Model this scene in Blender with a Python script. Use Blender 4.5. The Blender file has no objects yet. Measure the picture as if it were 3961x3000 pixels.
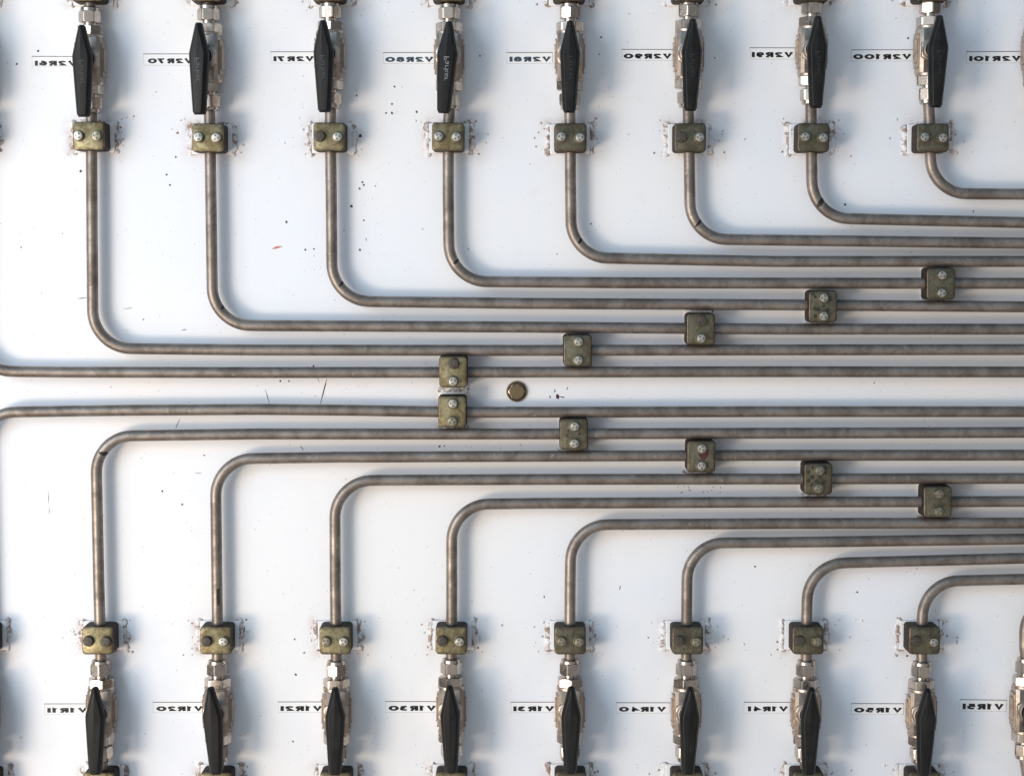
import bpy, bmesh, math, random
from mathutils import Vector, Matrix, noise
PI = math.pi
S = bpy.context.scene
C = S.collection

# ------------------------------------------------------------------ camera
FPX = 7217.0                      # focal length in source pixels (photo 3961 x 3000)
DIST = 2.016
PITCH = math.radians(4.1)
cam_d = bpy.data.cameras.new("camera")
cam = bpy.data.objects.new("camera", cam_d); C.objects.link(cam)
cam_d.sensor_width = 36.0
cam_d.lens = 36.0 * FPX / 3961.0
cam_d.clip_start = 0.05; cam_d.clip_end = 50
CP = Vector((0, -DIST*math.cos(PITCH), DIST*math.sin(PITCH)))
cam.location = CP
cam.rotation_euler = (math.radians(90) - PITCH, 0, 0)
S.camera = cam
FW = Vector((0, math.cos(PITCH), -math.sin(PITCH)))
UP = Vector((0, math.sin(PITCH), math.cos(PITCH)))
RT = Vector((1, 0, 0))

# ------------------------------------------------------------------ world (open air: cool sky above, warm ground light below, darker to the right)
W = bpy.data.worlds.new("World"); S.world = W; W.use_nodes = True
nt = W.node_tree; nt.nodes.clear()
def wn(t, **k):
    n = nt.nodes.new(t)
    for a, b in k.items(): setattr(n, a, b)
    return n
tc = wn('ShaderNodeTexCoord'); sx = wn('ShaderNodeSeparateXYZ')
nt.links.new(tc.outputs['Generated'], sx.inputs[0])
mz = wn('ShaderNodeMapRange', interpolation_type='SMOOTHSTEP')
mz.inputs[1].default_value = 0.0; mz.inputs[2].default_value = 0.62
nt.links.new(sx.outputs['Z'], mz.inputs[0])
mx = wn('ShaderNodeMix', data_type='RGBA')
mx.inputs[6].default_value = (0.74, 0.71, 0.70, 1)
mx.inputs[7].default_value = (0.33, 0.66, 1.0, 1)
nt.links.new(mz.outputs[0], mx.inputs[0])
ms = wn('ShaderNodeMapRange', interpolation_type='SMOOTHSTEP')
ms.inputs[1].default_value = -0.9; ms.inputs[2].default_value = 0.5
ms.inputs[3].default_value = 1.15; ms.inputs[4].default_value = 0.42
nt.links.new(sx.outputs['X'], ms.inputs[0])
# the ground and the sky near the zenith are brighter than what stands opposite the panel
ab = wn('ShaderNodeMath', operation='ABSOLUTE'); nt.links.new(sx.outputs['Z'], ab.inputs[0])
mb = wn('ShaderNodeMapRange', interpolation_type='SMOOTHSTEP')
mb.inputs[1].default_value = 0.05; mb.inputs[2].default_value = 0.60
mb.inputs[3].default_value = 0.80; mb.inputs[4].default_value = 0.95
nt.links.new(ab.outputs[0], mb.inputs[0])
mm = wn('ShaderNodeMath', operation='MULTIPLY')
nt.links.new(ms.outputs[0], mm.inputs[0]); nt.links.new(mb.outputs[0], mm.inputs[1])
bg = wn('ShaderNodeBackground'); wo = wn('ShaderNodeOutputWorld')
WORLD_STRENGTH = 1.22
# added darkening along the panel's plane, so tube and nut flanks reflect dark
ny = wn('ShaderNodeMapRange', interpolation_type='SMOOTHSTEP')
ny.inputs[1].default_value = -0.10; ny.inputs[2].default_value = -0.62
ny.inputs[3].default_value = 0.10; ny.inputs[4].default_value = 1.0
nt.links.new(sx.outputs['Y'], ny.inputs[0])
m2 = wn('ShaderNodeMath', operation='MULTIPLY')
nt.links.new(mm.outputs[0], m2.inputs[0]); nt.links.new(ny.outputs[0], m2.inputs[1])
ml = wn('ShaderNodeMath', operation='MULTIPLY'); ml.inputs[1].default_value = WORLD_STRENGTH
nt.links.new(m2.outputs[0], ml.inputs[0])
nt.links.new(mx.outputs[2], bg.inputs[0]); nt.links.new(ml.outputs[0], bg.inputs[1])
nt.links.new(bg.outputs[0], wo.inputs[0])

# ------------------------------------------------------------------ lamps: soft light from the left, warm from a little below, cool from a little above
def area(name, loc, sx_, sy_, power, col):
    l = bpy.data.lights.new(name, 'AREA'); l.shape = 'RECTANGLE'
    l.size = sx_; l.size_y = sy_; l.energy = power; l.color = col
    o = bpy.data.objects.new(name, l); C.objects.link(o)
    o.location = loc
    o.rotation_euler = (Vector((0, 0, 0)) - Vector(loc)).to_track_quat('-Z', 'Y').to_euler()
    return o
area('warm_lamp', (-2.05, -2.30, -0.85), 0.75, 0.60, 38, (1.0, 0.78, 0.56))
area('cool_lamp', (-1.95, -2.30, 1.15), 0.85, 0.80, 15, (0.66, 0.83, 1.0))
area('soft_lamp', (-1.65, -1.65, 0.0), 1.5, 1.7, 26, (0.97, 0.96, 0.98))

vs = S.view_settings
vs.view_transform = 'Standard'; vs.look = 'None'; vs.exposure = 0.06; vs.gamma = 1.0
vs.use_curve_mapping = False
S.render.engine = 'CYCLES'

# ------------------------------------------------------------------ helpers
def P(px, py, h=0.0):
    """world point at height h above the panel seen at photo pixel (px, py)"""
    d = FW*FPX + RT*(px-1980.5) - UP*(py-1500.0)
    t = (-h - CP.y) / d.y
    return CP + d*t
def tag(o, label=None, cat=None, group=None, kind=None):
    if label: o['label'] = label
    if cat: o['category'] = cat
    if group: o['group'] = group
    if kind: o['kind'] = kind
    return o
def empty(name, loc):
    o = bpy.data.objects.new(name, None); C.objects.link(o); o.location = loc
    o.empty_display_size = 0.01
    return o
def link_bm(name, bm, mats, parent=None, smooth=35, loc=None):
    me = bpy.data.meshes.new(name); bm.normal_update(); bm.to_mesh(me); bm.free()
    if not isinstance(mats, (list, tuple)): mats = [mats]
    for m in mats: me.materials.append(m)
    if smooth:
        me.polygons.foreach_set('use_smooth', [True]*len(me.polygons))
        me.set_sharp_from_angle(angle=math.radians(smooth))
    o = bpy.data.objects.new(name, me); C.objects.link(o)
    if parent: o.parent = parent
    if loc is not None: o.location = loc
    return o
def copy_tree(o, parent=None):
    c = o.copy(); C.objects.link(c); c.parent = parent
    for ch in list(o.children): copy_tree(ch, c)
    return c
def kids(o, name):
    return [c for c in o.children if c.name.split('.')[0] == name]

def ringstack(bm, rings, cap0=True, cap1=True, mat=0):
    """rings: list of lists of Vector, equal length"""
    vr = [[bm.verts.new(p) for p in r] for r in rings]
    n = len(vr[0])
    for a, b in zip(vr, vr[1:]):
        for i in range(n):
            f = bm.faces.new((a[i], a[(i+1) % n], b[(i+1) % n], b[i])); f.material_index = mat
    if cap0: f = bm.faces.new(list(reversed(vr[0]))); f.material_index = mat
    if cap1: f = bm.faces.new(vr[-1]); f.material_index = mat
    return vr
def ax(axis, r, a, t, c=(0, 0, 0)):
    # axis z: along the tube.  axis h: out of the panel (-Y)
    if axis == 'z': return Vector((c[0]+r*math.cos(a), c[1]+r*math.sin(a), c[2]+t))
    return Vector((c[0]+r*math.cos(a), c[1]-t, c[2]+r*math.sin(a)))
def lathe(bm, prof, axis='z', n=32, c=(0, 0, 0), mat=0):
    """prof: list of (t, r), t ascending"""
    ringstack(bm, [[ax(axis, r, 2*PI*i/n, t, c) for i in range(n)] for t, r in prof], mat=mat)
def hexp(bm, t0, t1, af, axis='z', c=(0, 0, 0), ch=1.2e-3, rot=0.0, mat=0, chamfer=(True, True)):
    """hexagonal prism with turned chamfers; af across flats"""
    n = 72; A = af/2; RC = A/math.cos(PI/6)
    def hr(a):
        k = (a % (PI/3)) - PI/6
        return A/math.cos(k)
    def ring(t, rmax): return [ax(axis, min(hr(2*PI*i/n), rmax), 2*PI*i/n + rot, t, c) for i in range(n)]
    rm = RC*0.985
    st = [(0, A*1.0), (0.25, A+(RC-A)*.42), (0.6, A+(RC-A)*.78), (1.0, rm)]
    rings = []
    if chamfer[0]: rings += [ring(t0+ch*k, r) for k, r in st]
    else: rings += [ring(t0, rm)]
    if chamfer[1]: rings += [ring(t1-ch*k, r) for k, r in reversed(st)]
    else: rings += [ring(t1, rm)]
    ringstack(bm, rings, mat=mat)
def rrect(w, d, r, n=6, cx=0, cy=0):
    pts = []
    for qx, qy, a0 in ((1, 1, 0), (-1, 1, PI/2), (-1, -1, PI), (1, -1, 1.5*PI)):
        for i in range(n+1):
            a = a0 + PI/2*i/n
            pts.append((cx+qx*(w/2-r)+r*math.cos(a), cy+qy*(d/2-r)+r*math.sin(a)))
    return pts
def rblock(bm, w, d, h0, h1, r, ed=0.8e-3, c=(0, 0), mat=0, back=True):
    """rounded rectangle (x,z) extruded out of the panel from h0 to h1, front edge rounded"""
    def ring(h, ins):
        return [Vector((x, -h, z)) for x, z in rrect(w-2*ins, d-2*ins, max(r-ins*.6, 1e-4), 6, *c)]
    rings = []
    if back: rings += [ring(h0, ed*.4), ring(h0+ed*.4, 0)]
    else: rings += [ring(h0, 0)]
    for k in (0, 30, 60, 90):
        a = math.radians(k)
        rings.append(ring(h1-ed*(1-math.sin(a)), ed*(1-math.cos(a))))
    ringstack(bm, rings, mat=mat)
def cube(bm, x0, x1, h0, h1, z0, z1, bev=0.4e-3, mat=0, seg=2):
    b2 = bmesh.new()
    bmesh.ops.create_cube(b2, size=1.0)
    for v in b2.verts:
        v.co = Vector(((x0+x1)/2+v.co.x*(x1-x0), -((h0+h1)/2+v.co.y*(h1-h0)), (z0+z1)/2+v.co.z*(z1-z0)))
    if bev: bmesh.ops.bevel(b2, geom=list(b2.edges), offset=bev, segments=seg, affect='EDGES', profile=0.5)
    bmesh.ops.recalc_face_normals(b2, faces=b2.faces)
    for f in b2.faces: f.material_index = mat
    me = bpy.data.meshes.new('t'); b2.to_mesh(me); b2.free(); bm.from_mesh(me); bpy.data.meshes.remove(me)

def fillet(pts, R, step=0.004):
    """polyline -> smooth list of points; R one radius or list per interior vertex"""
    out = [pts[0].copy()]; mids = []
    for i in range(1, len(pts)-1):
        p = pts[i]; a = (pts[i-1]-p); b = (pts[i+1]-p)
        la, lb = a.length, b.length; a.normalize(); b.normalize()
        ang = a.angle(b); th = PI-ang
        if th < 1e-3: out.append(p.copy()); continue
        r = R[i-1] if isinstance(R, (list, tuple)) else R
        tl = min(r*math.tan(th/2), la*0.92, lb*0.92); r = tl/math.tan(th/2)
        cdir = (a+b).normalized(); cc = p + cdir*(r/math.cos(th/2))
        s = p+a*tl - cc; e = p+b*tl - cc
        k = max(2, int(r*th/step))
        axis = s.cross(e).normalized()
        for j in range(k+1):
            out.append(cc + Matrix.Rotation(th*j/k, 3, axis) @ s)
        if th > 0.8: mids.append((len(out)-k-1, len(out)-1))
    out.append(pts[-1].copy())
    # subdivide long straight runs
    res = [out[0]]; idx = {0: 0}
    for i in range(1, len(out)):
        d = (out[i]-out[i-1]); n = max(1, int(d.length/0.03))
        for j in range(1, n+1): res.append(out[i-1]+d*j/n)
        idx[i] = len(res)-1
    return res, [(idx[a], idx[b]) for a, b in mids]
def frames(path):
    fr = []; N = Vector((0, -1, 0))         # all the paths lie in planes facing out of the panel
    for i, p in enumerate(path):
        t = (path[min(i+1, len(path)-1)]-path[max(i-1, 0)]).normalized()
        b = t.cross(N).normalized(); fr.append((p, t, N, b))
    return fr
def tube_bm(path, r, n=24, wob=0.0, seed=0):
    bm = bmesh.new(); rings = []
    for p, t, N, b in frames(path):
        rings.append([p + (N*math.cos(2*PI*i/n)+b*math.sin(2*PI*i/n))*r for i in range(n)])
    ringstack(bm, rings)
    bmesh.ops.recalc_face_normals(bm, faces=bm.faces)
    return bm

# ------------------------------------------------------------------ materials
def new_mat(name):
    m = bpy.data.materials.new(name); m.use_nodes = True
    n = m.node_tree.nodes; b = n['Principled BSDF']
    return m, m.node_tree, b
def nd(t, typ, **k):
    n = t.nodes.new(typ)
    for a, b in k.items(): setattr(n, a, b)
    return n
def coords(t, kind='Object', scale=(1, 1, 1), rnd=True):
    tcn = nd(t, 'ShaderNodeTexCoord'); mp = nd(t, 'ShaderNodeMapping')
    mp.inputs['Scale'].default_value = scale
    t.links.new(tcn.outputs[kind], mp.inputs[0])
    if rnd:
        oi = nd(t, 'ShaderNodeObjectInfo'); vm = nd(t, 'ShaderNodeVectorMath', operation='SCALE')
        vm.inputs[0].default_value = (37.0, 91.0, 53.0)
        t.links.new(oi.outputs['Random'], vm.inputs['Scale']); t.links.new(vm.outputs[0], mp.inputs['Location'])
    return mp.outputs[0]
def noise_n(t, vec, sc, det=4, rough=0.6, dist=0.0):
    n = nd(t, 'ShaderNodeTexNoise'); n.inputs['Scale'].default_value = sc
    n.inputs['Detail'].default_value = det; n.inputs['Roughness'].default_value = rough
    n.inputs['Distortion'].default_value = dist
    t.links.new(vec, n.inputs['Vector']); return n.outputs[0]
def ramp(t, fac, a, b, c0=0.0, c1=1.0, smooth=True):
    m = nd(t, 'ShaderNodeMapRange', interpolation_type='SMOOTHSTEP' if smooth else 'LINEAR')
    m.inputs[1].default_value = a; m.inputs[2].default_value = b
    m.inputs[3].default_value = c0; m.inputs[4].default_value = c1
    t.links.new(fac, m.inputs[0]); return m.outputs[0]
def mixc(t, fac, a, b):
    m = nd(t, 'ShaderNodeMix', data_type='RGBA')
    for s, v in ((6, a), (7, b)):
        if hasattr(v, 'is_output') or isinstance(v, bpy.types.NodeSocket): t.links.new(v, m.inputs[s])
        else: m.inputs[s].default_value = (*v, 1)
    if isinstance(fac, (int, float)): m.inputs[0].default_value = fac
    else: t.links.new(fac, m.inputs[0])
    return m.outputs[2]
def mth(t, op, a, b=None):
    m = nd(t, 'ShaderNodeMath', operation=op)
    for i, v in enumerate((a, b)):
        if v is None: continue
        if isinstance(v, (int, float)): m.inputs[i].default_value = v
        else: t.links.new(v, m.inputs[i])
    return m.outputs[0]
def bump(t, b, hgt, dist, strength=1.0):
    n = nd(t, 'ShaderNodeBump'); n.inputs['Strength'].default_value = strength
    n.inputs['Distance'].default_value = dist
    t.links.new(hgt, n.inputs['Height']); t.links.new(n.outputs[0], b.inputs['Normal'])
def simple(name, col, rough=0.5, metal=0.0, var=0.15, sc=300, bmp=0.0):
    m, t, b = new_mat(name)
    v = coords(t); f = noise_n(t, v, sc, 4)
    f2 = ramp(t, f, 0.3, 0.7)
    lo = tuple(c*(1-var) for c in col); hi = tuple(min(1, c*(1+var)) for c in col)
    t.links.new(mixc(t, f2, lo, hi), b.inputs['Base Color'])
    b.inputs['Metallic'].default_value = metal
    t.links.new(ramp(t, f, 0.3, 0.7, rough*0.85, rough*1.15), b.inputs['Roughness'])
    if bmp: bump(t, b, f, bmp)
    return m

# panel paint: white, with dark specks, rust staining from the 'rust' attribute
def make_panel_mat():
    m, t, b = new_mat('white_panel_paint')
    v = coords(t, rnd=False)
    base = mixc(t, ramp(t, noise_n(t, v, 3, 4, .6), .38, .62), (0.77, 0.795, 0.835), (0.81, 0.81, 0.805))
    base = mixc(t, ramp(t, noise_n(t, v, 60, 4, .6), .55, .75, 0, .35), base, (0.74, 0.73, 0.71))
    # specks
    def specks(sc, r0, keep, col, base):
        vo = nd(t, 'ShaderNodeTexVoronoi'); vo.inputs['Scale'].default_value = sc
        vw = nd(t, 'ShaderNodeVectorMath', operation='ADD')
        nz = nd(t, 'ShaderNodeTexNoise'); nz.inputs['Scale'].default_value = 420; t.links.new(v, nz.inputs['Vector'])
        sc2 = nd(t, 'ShaderNodeVectorMath', operation='SCALE'); sc2.inputs['Scale'].default_value = 0.0022
        t.links.new(nz.outputs[1], sc2.inputs[0]); t.links.new(v, vw.inputs[0]); t.links.new(sc2.outputs[0], vw.inputs[1])
        t.links.new(vw.outputs[0], vo.inputs['Vector'])
        sp = nd(t, 'ShaderNodeSeparateColor'); t.links.new(vo.outputs['Color'], sp.inputs[0])
        rad = mth(t, 'MULTIPLY', ramp(t, sp.outputs[0], 1-keep, 1.0, 0.0, 1.0, False), r0)
        d = mth(t, 'SUBTRACT', vo.outputs['Distance'], rad)
        f = ramp(t, d, -0.35*r0, 0.0, 1.0, 0.0)
        f = mth(t, 'MULTIPLY', f, ramp(t, sp.outputs[0], 1-keep, 1-keep+.02))
        f = mth(t, 'MULTIPLY', f, ramp(t, sp.outputs[1], 0, 1, 0.35, 1.0))
        return mixc(t, f, base, col)
    base = specks(95, 0.12, 0.50, (0.07, 0.06, 0.055), base)
    base = specks(230, 0.20, 0.34, (0.22, 0.20, 0.185), base)
    at = nd(t, 'ShaderNodeAttribute', attribute_name='rust')
    n1 = noise_n(t, v, 210, 6, .72, 0.6)
    n2 = noise_n(t, v, 90, 5, .65)
    a1 = mth(t, 'ADD', at.outputs['Fac'], mth(t, 'MULTIPLY', mth(t, 'SUBTRACT', n1, 0.5), 1.9))
    dirt = mth(t, 'MULTIPLY', ramp(t, at.outputs['Fac'], 0.02, 0.9), ramp(t, n2, .30, .65))
    base = mixc(t, mth(t, 'MULTIPLY', dirt, 0.62), base, (0.50, 0.37, 0.31))
    base = mixc(t, ramp(t, a1, 0.66, 1.02, 0, .92), base, (0.20, 0.115, 0.075))
    t.links.new(base, b.inputs['Base Color'])
    b.inputs['Roughness'].default_value = 0.42
    b.inputs['Specular IOR Level'].default_value = 0.35
    hh = mth(t, 'ADD', mth(t, 'MULTIPLY', noise_n(t, v, 700, 3), 0.12), mth(t, 'MULTIPLY', noise_n(t, v, 22, 3), 0.9))
    bump(t, b, hh, 0.0006, 0.55)
    return m
M = {}
M['panel'] = make_panel_mat()
def make_bead():
    m, t, b = new_mat('painted_weld')
    v = coords(t)
    n = noise_n(t, v, 130, 6, .7, 0.5)
    base = mixc(t, ramp(t, noise_n(t, v, 60), .4, .7), (0.78, 0.775, 0.77), (0.62, 0.58, 0.55))
    base = mixc(t, ramp(t, n, .46, .58, 0, .9), base, (0.24, 0.15, 0.105))
    t.links.new(base, b.inputs['Base Color']); b.inputs['Roughness'].default_value = 0.55
    bump(t, b, n, 0.0015, 0.8)
    return m
M['bead'] = make_bead()
def make_plate():
    m, t, b = new_mat('painted_weld_plate')
    v = coords(t)
    n = noise_n(t, v, 150, 6, .7, 0.5)
    base = mixc(t, ramp(t, n, .60, .72, 0, .9), (0.79, 0.785, 0.78), (0.23, 0.14, 0.09))
    t.links.new(base, b.inputs['Base Color']); b.inputs['Roughness'].default_value = 0.5
    bump(t, b, n, 0.0008, 0.6)
    return m
M['plate'] = make_plate()
def make_tube():
    m, t, b = new_mat('dull_stainless_tube')
    v = coords(t, scale=(1, 1, 1))
    n1 = noise_n(t, v, 38, 5, .7, .4); n2 = noise_n(t, v, 420, 5, .7, 1.2)
    base = mixc(t, ramp(t, n1, .32, .68), (0.155, 0.127, 0.105), (0.30, 0.26, 0.225))
    base = mixc(t, ramp(t, n2, .56, .70, 0, .75), base, (0.115, 0.082, 0.06))
    n3 = noise_n(t, v, 130, 3, .5)
    base = mixc(t, ramp(t, n3, .66, .74, 0, .4), base, (0.45, 0.42, 0.39))
    t.links.new(base, b.inputs['Base Color'])
    b.inputs['Metallic'].default_value = 0.62
    t.links.new(ramp(t, n1, .3, .7, 0.50, 0.38), b.inputs['Roughness'])
    bump(t, b, n2, 0.0003, 0.5)
    return m
M['tube'] = make_tube()
def make_nut(name, col, rough):
    m, t, b = new_mat(name)
    v = coords(t)
    n1 = noise_n(t, v, 160, 5, .65, .5); n2 = noise_n(t, v, 900, 4, .7)
    base = mixc(t, ramp(t, n1, .3, .7), tuple(c*.78 for c in col), col)
    base = mixc(t, ramp(t, n2, .62, .75, 0, .6), base, tuple(c*.35 for c in col))
    t.links.new(base, b.inputs['Base Color']); b.inputs['Metallic'].default_value = 1.0
    t.links.new(ramp(t, n1, .3, .7, rough*1.3, rough*.8), b.inputs['Roughness'])
    bump(t, b, n1, 0.00025, 0.5)
    return m
M['nut'] = make_nut('machined_steel', (0.58, 0.515, 0.45), 0.27)
M['ferrule'] = make_nut('bright_steel', (0.85, 0.83, 0.80), 0.14)
M['body'] = make_nut('satin_cast_steel', (0.56, 0.475, 0.40), 0.42)
def make_zinc(name='yellow_zinc_plate', lo=(0.165, 0.135, 0.066), hi=(0.34, 0.305, 0.18)):
    m, t, b = new_mat(name)
    v = coords(t)
    n1 = noise_n(t, v, 75, 5, .65, .6); n2 = noise_n(t, v, 260, 6, .7, .3)
    base = mixc(t, ramp(t, n1, .35, .65), lo, hi)
    base = mixc(t, ramp(t, n2, .48, .66, 0, .65), base, (0.11, 0.08, 0.045))
    # grime gathered along the plate's rim
    tcn = nd(t, 'ShaderNodeTexCoord'); sp = nd(t, 'ShaderNodeSeparateXYZ'); t.links.new(tcn.outputs['Object'], sp.inputs[0])
    ex = ramp(t, mth(t, 'ABSOLUTE', sp.outputs[0]), .0115, .0168)
    ez = ramp(t, mth(t, 'ABSOLUTE', sp.outputs[2]), .0100, .0152)
    e = mth(t, 'MULTIPLY', mth(t, 'MAXIMUM', ex, ez), ramp(t, n2, .3, .62, .35, 1))
    base = mixc(t, mth(t, 'MULTIPLY', e, .85), base, (0.085, 0.06, 0.04))
    t.links.new(base, b.inputs['Base Color']); b.inputs['Metallic'].default_value = 0.8
    t.links.new(ramp(t, n1, .3, .7, .48, .34), b.inputs['Roughness'])
    bump(t, b, n2, 0.0004, 0.5)
    return m
M['zinc'] = make_zinc()
M['zinc_cool_lit'] = make_zinc('cool_lit_zinc_plate', (0.10, 0.092, 0.06), (0.20, 0.19, 0.135))  # grey-green zinc for right-hand clamps, their cooler, dimmer reflected light put into the colour
M['clampbody'] = simple('dark_brown_clamp_body', (0.024, 0.015, 0.010), 0.6, 0.0, 0.4, 180, 0.0003)
M['clampbody'].node_tree.nodes['Principled BSDF'].inputs['Specular IOR Level'].default_value = 0.2
M['bolt_bright'] = make_nut('pale_zinc_bolt', (0.62, 0.61, 0.55), 0.38)
M['bolt_rim'] = make_nut('grimy_bolt_side', (0.20, 0.175, 0.12), 0.45)
M['bolt_dark'] = simple('dark_oily_bolt', (0.075, 0.062, 0.047), 0.5, 0.4, 0.4, 500, 0.0003)
M['bolt_mid'] = make_nut('worn_bolt', (0.36, 0.34, 0.26), 0.45)
M['mark'] = simple('stamped_mark', (0.05, 0.05, 0.045), 0.7)
def make_handle():
    m, t, b = new_mat('black_handle_plastic')
    v = coords(t); n = noise_n(t, v, 700, 4, .7); n1 = noise_n(t, v, 45, 4)
    t.links.new(mixc(t, ramp(t, n1, .35, .7), (0.006, 0.0065, 0.0065), (0.013, 0.013, 0.012)), b.inputs['Base Color'])
    b.inputs['Specular IOR Level'].default_value = 0.26
    t.links.new(ramp(t, n1, .3, .7, .42, .56), b.inputs['Roughness'])
    bump(t, b, n, 0.00025, 0.5)
    return m
M['handle'] = make_handle()
M['letter_dim'] = simple('moulded_lettering', (0.024, 0.024, 0.023), 0.4)
M['letter_pale'] = simple('worn_pale_lettering', (0.20, 0.205, 0.205), 0.4)
M['sticker'] = simple('clear_white_sticker', (0.83, 0.835, 0.83), 0.22, 0.0, 0.02)
M['edge'] = simple('dirty_sticker_edge', (0.10, 0.08, 0.065), 0.6)
M['rim'] = simple('grey_sticker_rim', (0.42, 0.42, 0.41), 0.5)
M['ink'] = simple('black_ink', (0.008, 0.009, 0.011), 0.28)
M['foil'] = make_nut('foil_ink', (0.12, 0.15, 0.19), 0.3)
M['bronze'] = make_nut('bronze_bolt', (0.27, 0.21, 0.125), 0.36)
M['bronze_bright'] = make_nut('pale_bronze', (0.62, 0.52, 0.36), 0.25)
M['bronze_dark'] = make_nut('dark_bronze', (0.17, 0.13, 0.08), 0.4)
M['scratch'] = simple('bare_scratch', (0.07, 0.035, 0.03), 0.6)
M['chip'] = simple('paint_chip_groove_shade', (0.045, 0.035, 0.03), 0.6)
M['redmark'] = simple('red_mark', (0.50, 0.16, 0.14), 0.5)
M['redstain'] = simple('dried_red_paint', (0.075, 0.016, 0.013), 0.45)
M['darkstain'] = simple('dark_oil_spot', (0.030, 0.027, 0.017), 0.5)
M['marker'] = simple('black_marker', (0.012, 0.010, 0.009), 0.5, 0, 0.4)

# ------------------------------------------------------------------ data measured from the photo (source pixels)
TH = 0.0165                  # height of the tube axes above the panel
TR = 0.0060
COLU = dict(x=[354, 815, 1280, 1734, 2207, 2667, 3140, 3598], cy=[235, 226, 217, 221, 219, 212, 201, 199])
valveU = [(350, 235), (808, 226), (1277, 217), (1738, 221.5), (2204, 219), (2663, 212), (3139, 201), (3595, 199)]
valveL = [(393, 2745), (843, 2745), (1302, 2747), (1746, 2740), (2204.5, 2743), (2654, 2745), (3117, 2747), (3563, 2751)]
handU = [(317.8, 712, 715), (768, 1698, 1695), (1250.6, 555, 563), (1730, 1640, 1590), (2205, 465, 458), (2677, 1497, 1480), (3162, 450, 440), (3630, 1490, 1467)]
handL = [(367, 822, 812), (821.6, 1800, 1843), (1296, 655, 648), (1741, 1636, 1650), (2209, 468, 460), (2668, 1485, 1468), (3136, 405, 388), (3583.5, 1380, 1360)]
nameU = ['V2R61', 'V2R70', 'V2R71', 'V2R80', 'V2R81', 'V2R90', 'V2R91', 'V2R100']
nameL = ['V1R11', 'V1R20', 'V1R21', 'V1R30', 'V1R31', 'V1R40', 'V1R41', 'V1R50']
clampU = [(354, 526), (813, 533), (1278.5, 529), (1734.5, 529), (2206, 532), (2665, 532), (3138.5, 532), (3597, 533)]
clampL = [(389, 2462), (842, 2462), (1300.5, 2461), (1747, 2460), (2204.5, 2461), (2655.5, 2460), (3118, 2460), (3565, 2460)]

# ------------------------------------------------------------------ the panel
def build_panel():
    stains = []
    for (x, y) in clampU + clampL: stains.append((P(x, y), 0.0235, 0.0165, 1.0))
    for (x, y) in [(v[0], -52) for v in valveU] + [(v[0], 3025) for v in valveL]: stains.append((P(x, y), 0.0235, 0.0165, 1.0))
    for (x, y) in [(-105, 527), (-62, 2462), (-105, -50), (-62, 3025)]: stains.append((P(x, y), 0.0235, 0.0165, 1.0))
    for (x, y) in RUN: stains.append((P(x*1.7907, y*1.7907), 0.0155, 0.021, 0.62))
    X0, X1, Z0, Z1 = -0.70, 0.80, -0.56, 0.56
    st = 0.0035
    nx = int((X1-X0)/st); nz = int((Z1-Z0)/st)
    vals = []; verts = []
    random.seed(5)
    for j in range(nz+1):
        for i in range(nx+1):
            x = X0+(X1-X0)*i/nx; z = Z0+(Z1-Z0)*j/nz; v = 0.0
            for (p, a, b, k) in stains:
                dx = abs(x-p.x)-a; dz = abs(z-p.z)-b
                if dx > .04 or dz > .04: continue
                d = math.hypot(max(dx, 0), max(dz, 0))
                w = math.exp(-d/0.0065)*k
                # corners and the lower edge rust most
                w *= 0.72 + 0.45*noise.noise(Vector((x*60, z*60, p.x*40)))
                v = max(v, w)
            verts.append((x, 0.0, z)); vals.append(v)
    faces = []
    for j in range(nz):
        for i in range(nx):
            a = j*(nx+1)+i; faces.append((a, a+1, a+nx+2, a+nx+1))
    # a wide margin round the detailed sheet
    n0 = len(verts)
    BX0, BX1, BZ0, BZ1 = -1.6, 1.6, -1.3, 1.3
    verts += [(BX0, 0, BZ0), (BX1, 0, BZ0), (BX1, 0, BZ1), (BX0, 0, BZ1)]; vals += [0]*4
    c0, c1, c2, c3 = 0, nx, (nz+1)*(nx+1)-1, nz*(nx+1)
    bot = [i for i in range(nx+1)]; top = [nz*(nx+1)+i for i in range(nx+1)]
    lef = [j*(nx+1) for j in range(nz+1)]; rig = [j*(nx+1)+nx for j in range(nz+1)]
    faces.append([n0, n0+1] + list(reversed(bot)))
    faces.append([n0+1, n0+2] + list(reversed(rig)))
    faces.append([n0+2, n0+3] + top)
    faces.append([n0+3, n0] + lef)
    me = bpy.data.meshes.new('wall_panel'); me.from_pydata(verts, [], faces); me.update()
    a = me.attributes.new('rust', 'FLOAT', 'POINT'); a.data.foreach_set('value', vals)
    me.materials.append(M['panel'])
    o = bpy.data.objects.new('wall_panel', me); C.objects.link(o)
    tag(o, 'white painted steel panel, specked and rust stained, behind all the tubes', 'panel')
    return o
RUN = [(979, 803), (1248, 757), (1514, 711), (1778, 662), (2033, 613),
       (977, 889), (1240, 938), (1515, 986), (1768, 1034), (2026, 1084)]
panel = build_panel()

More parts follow.
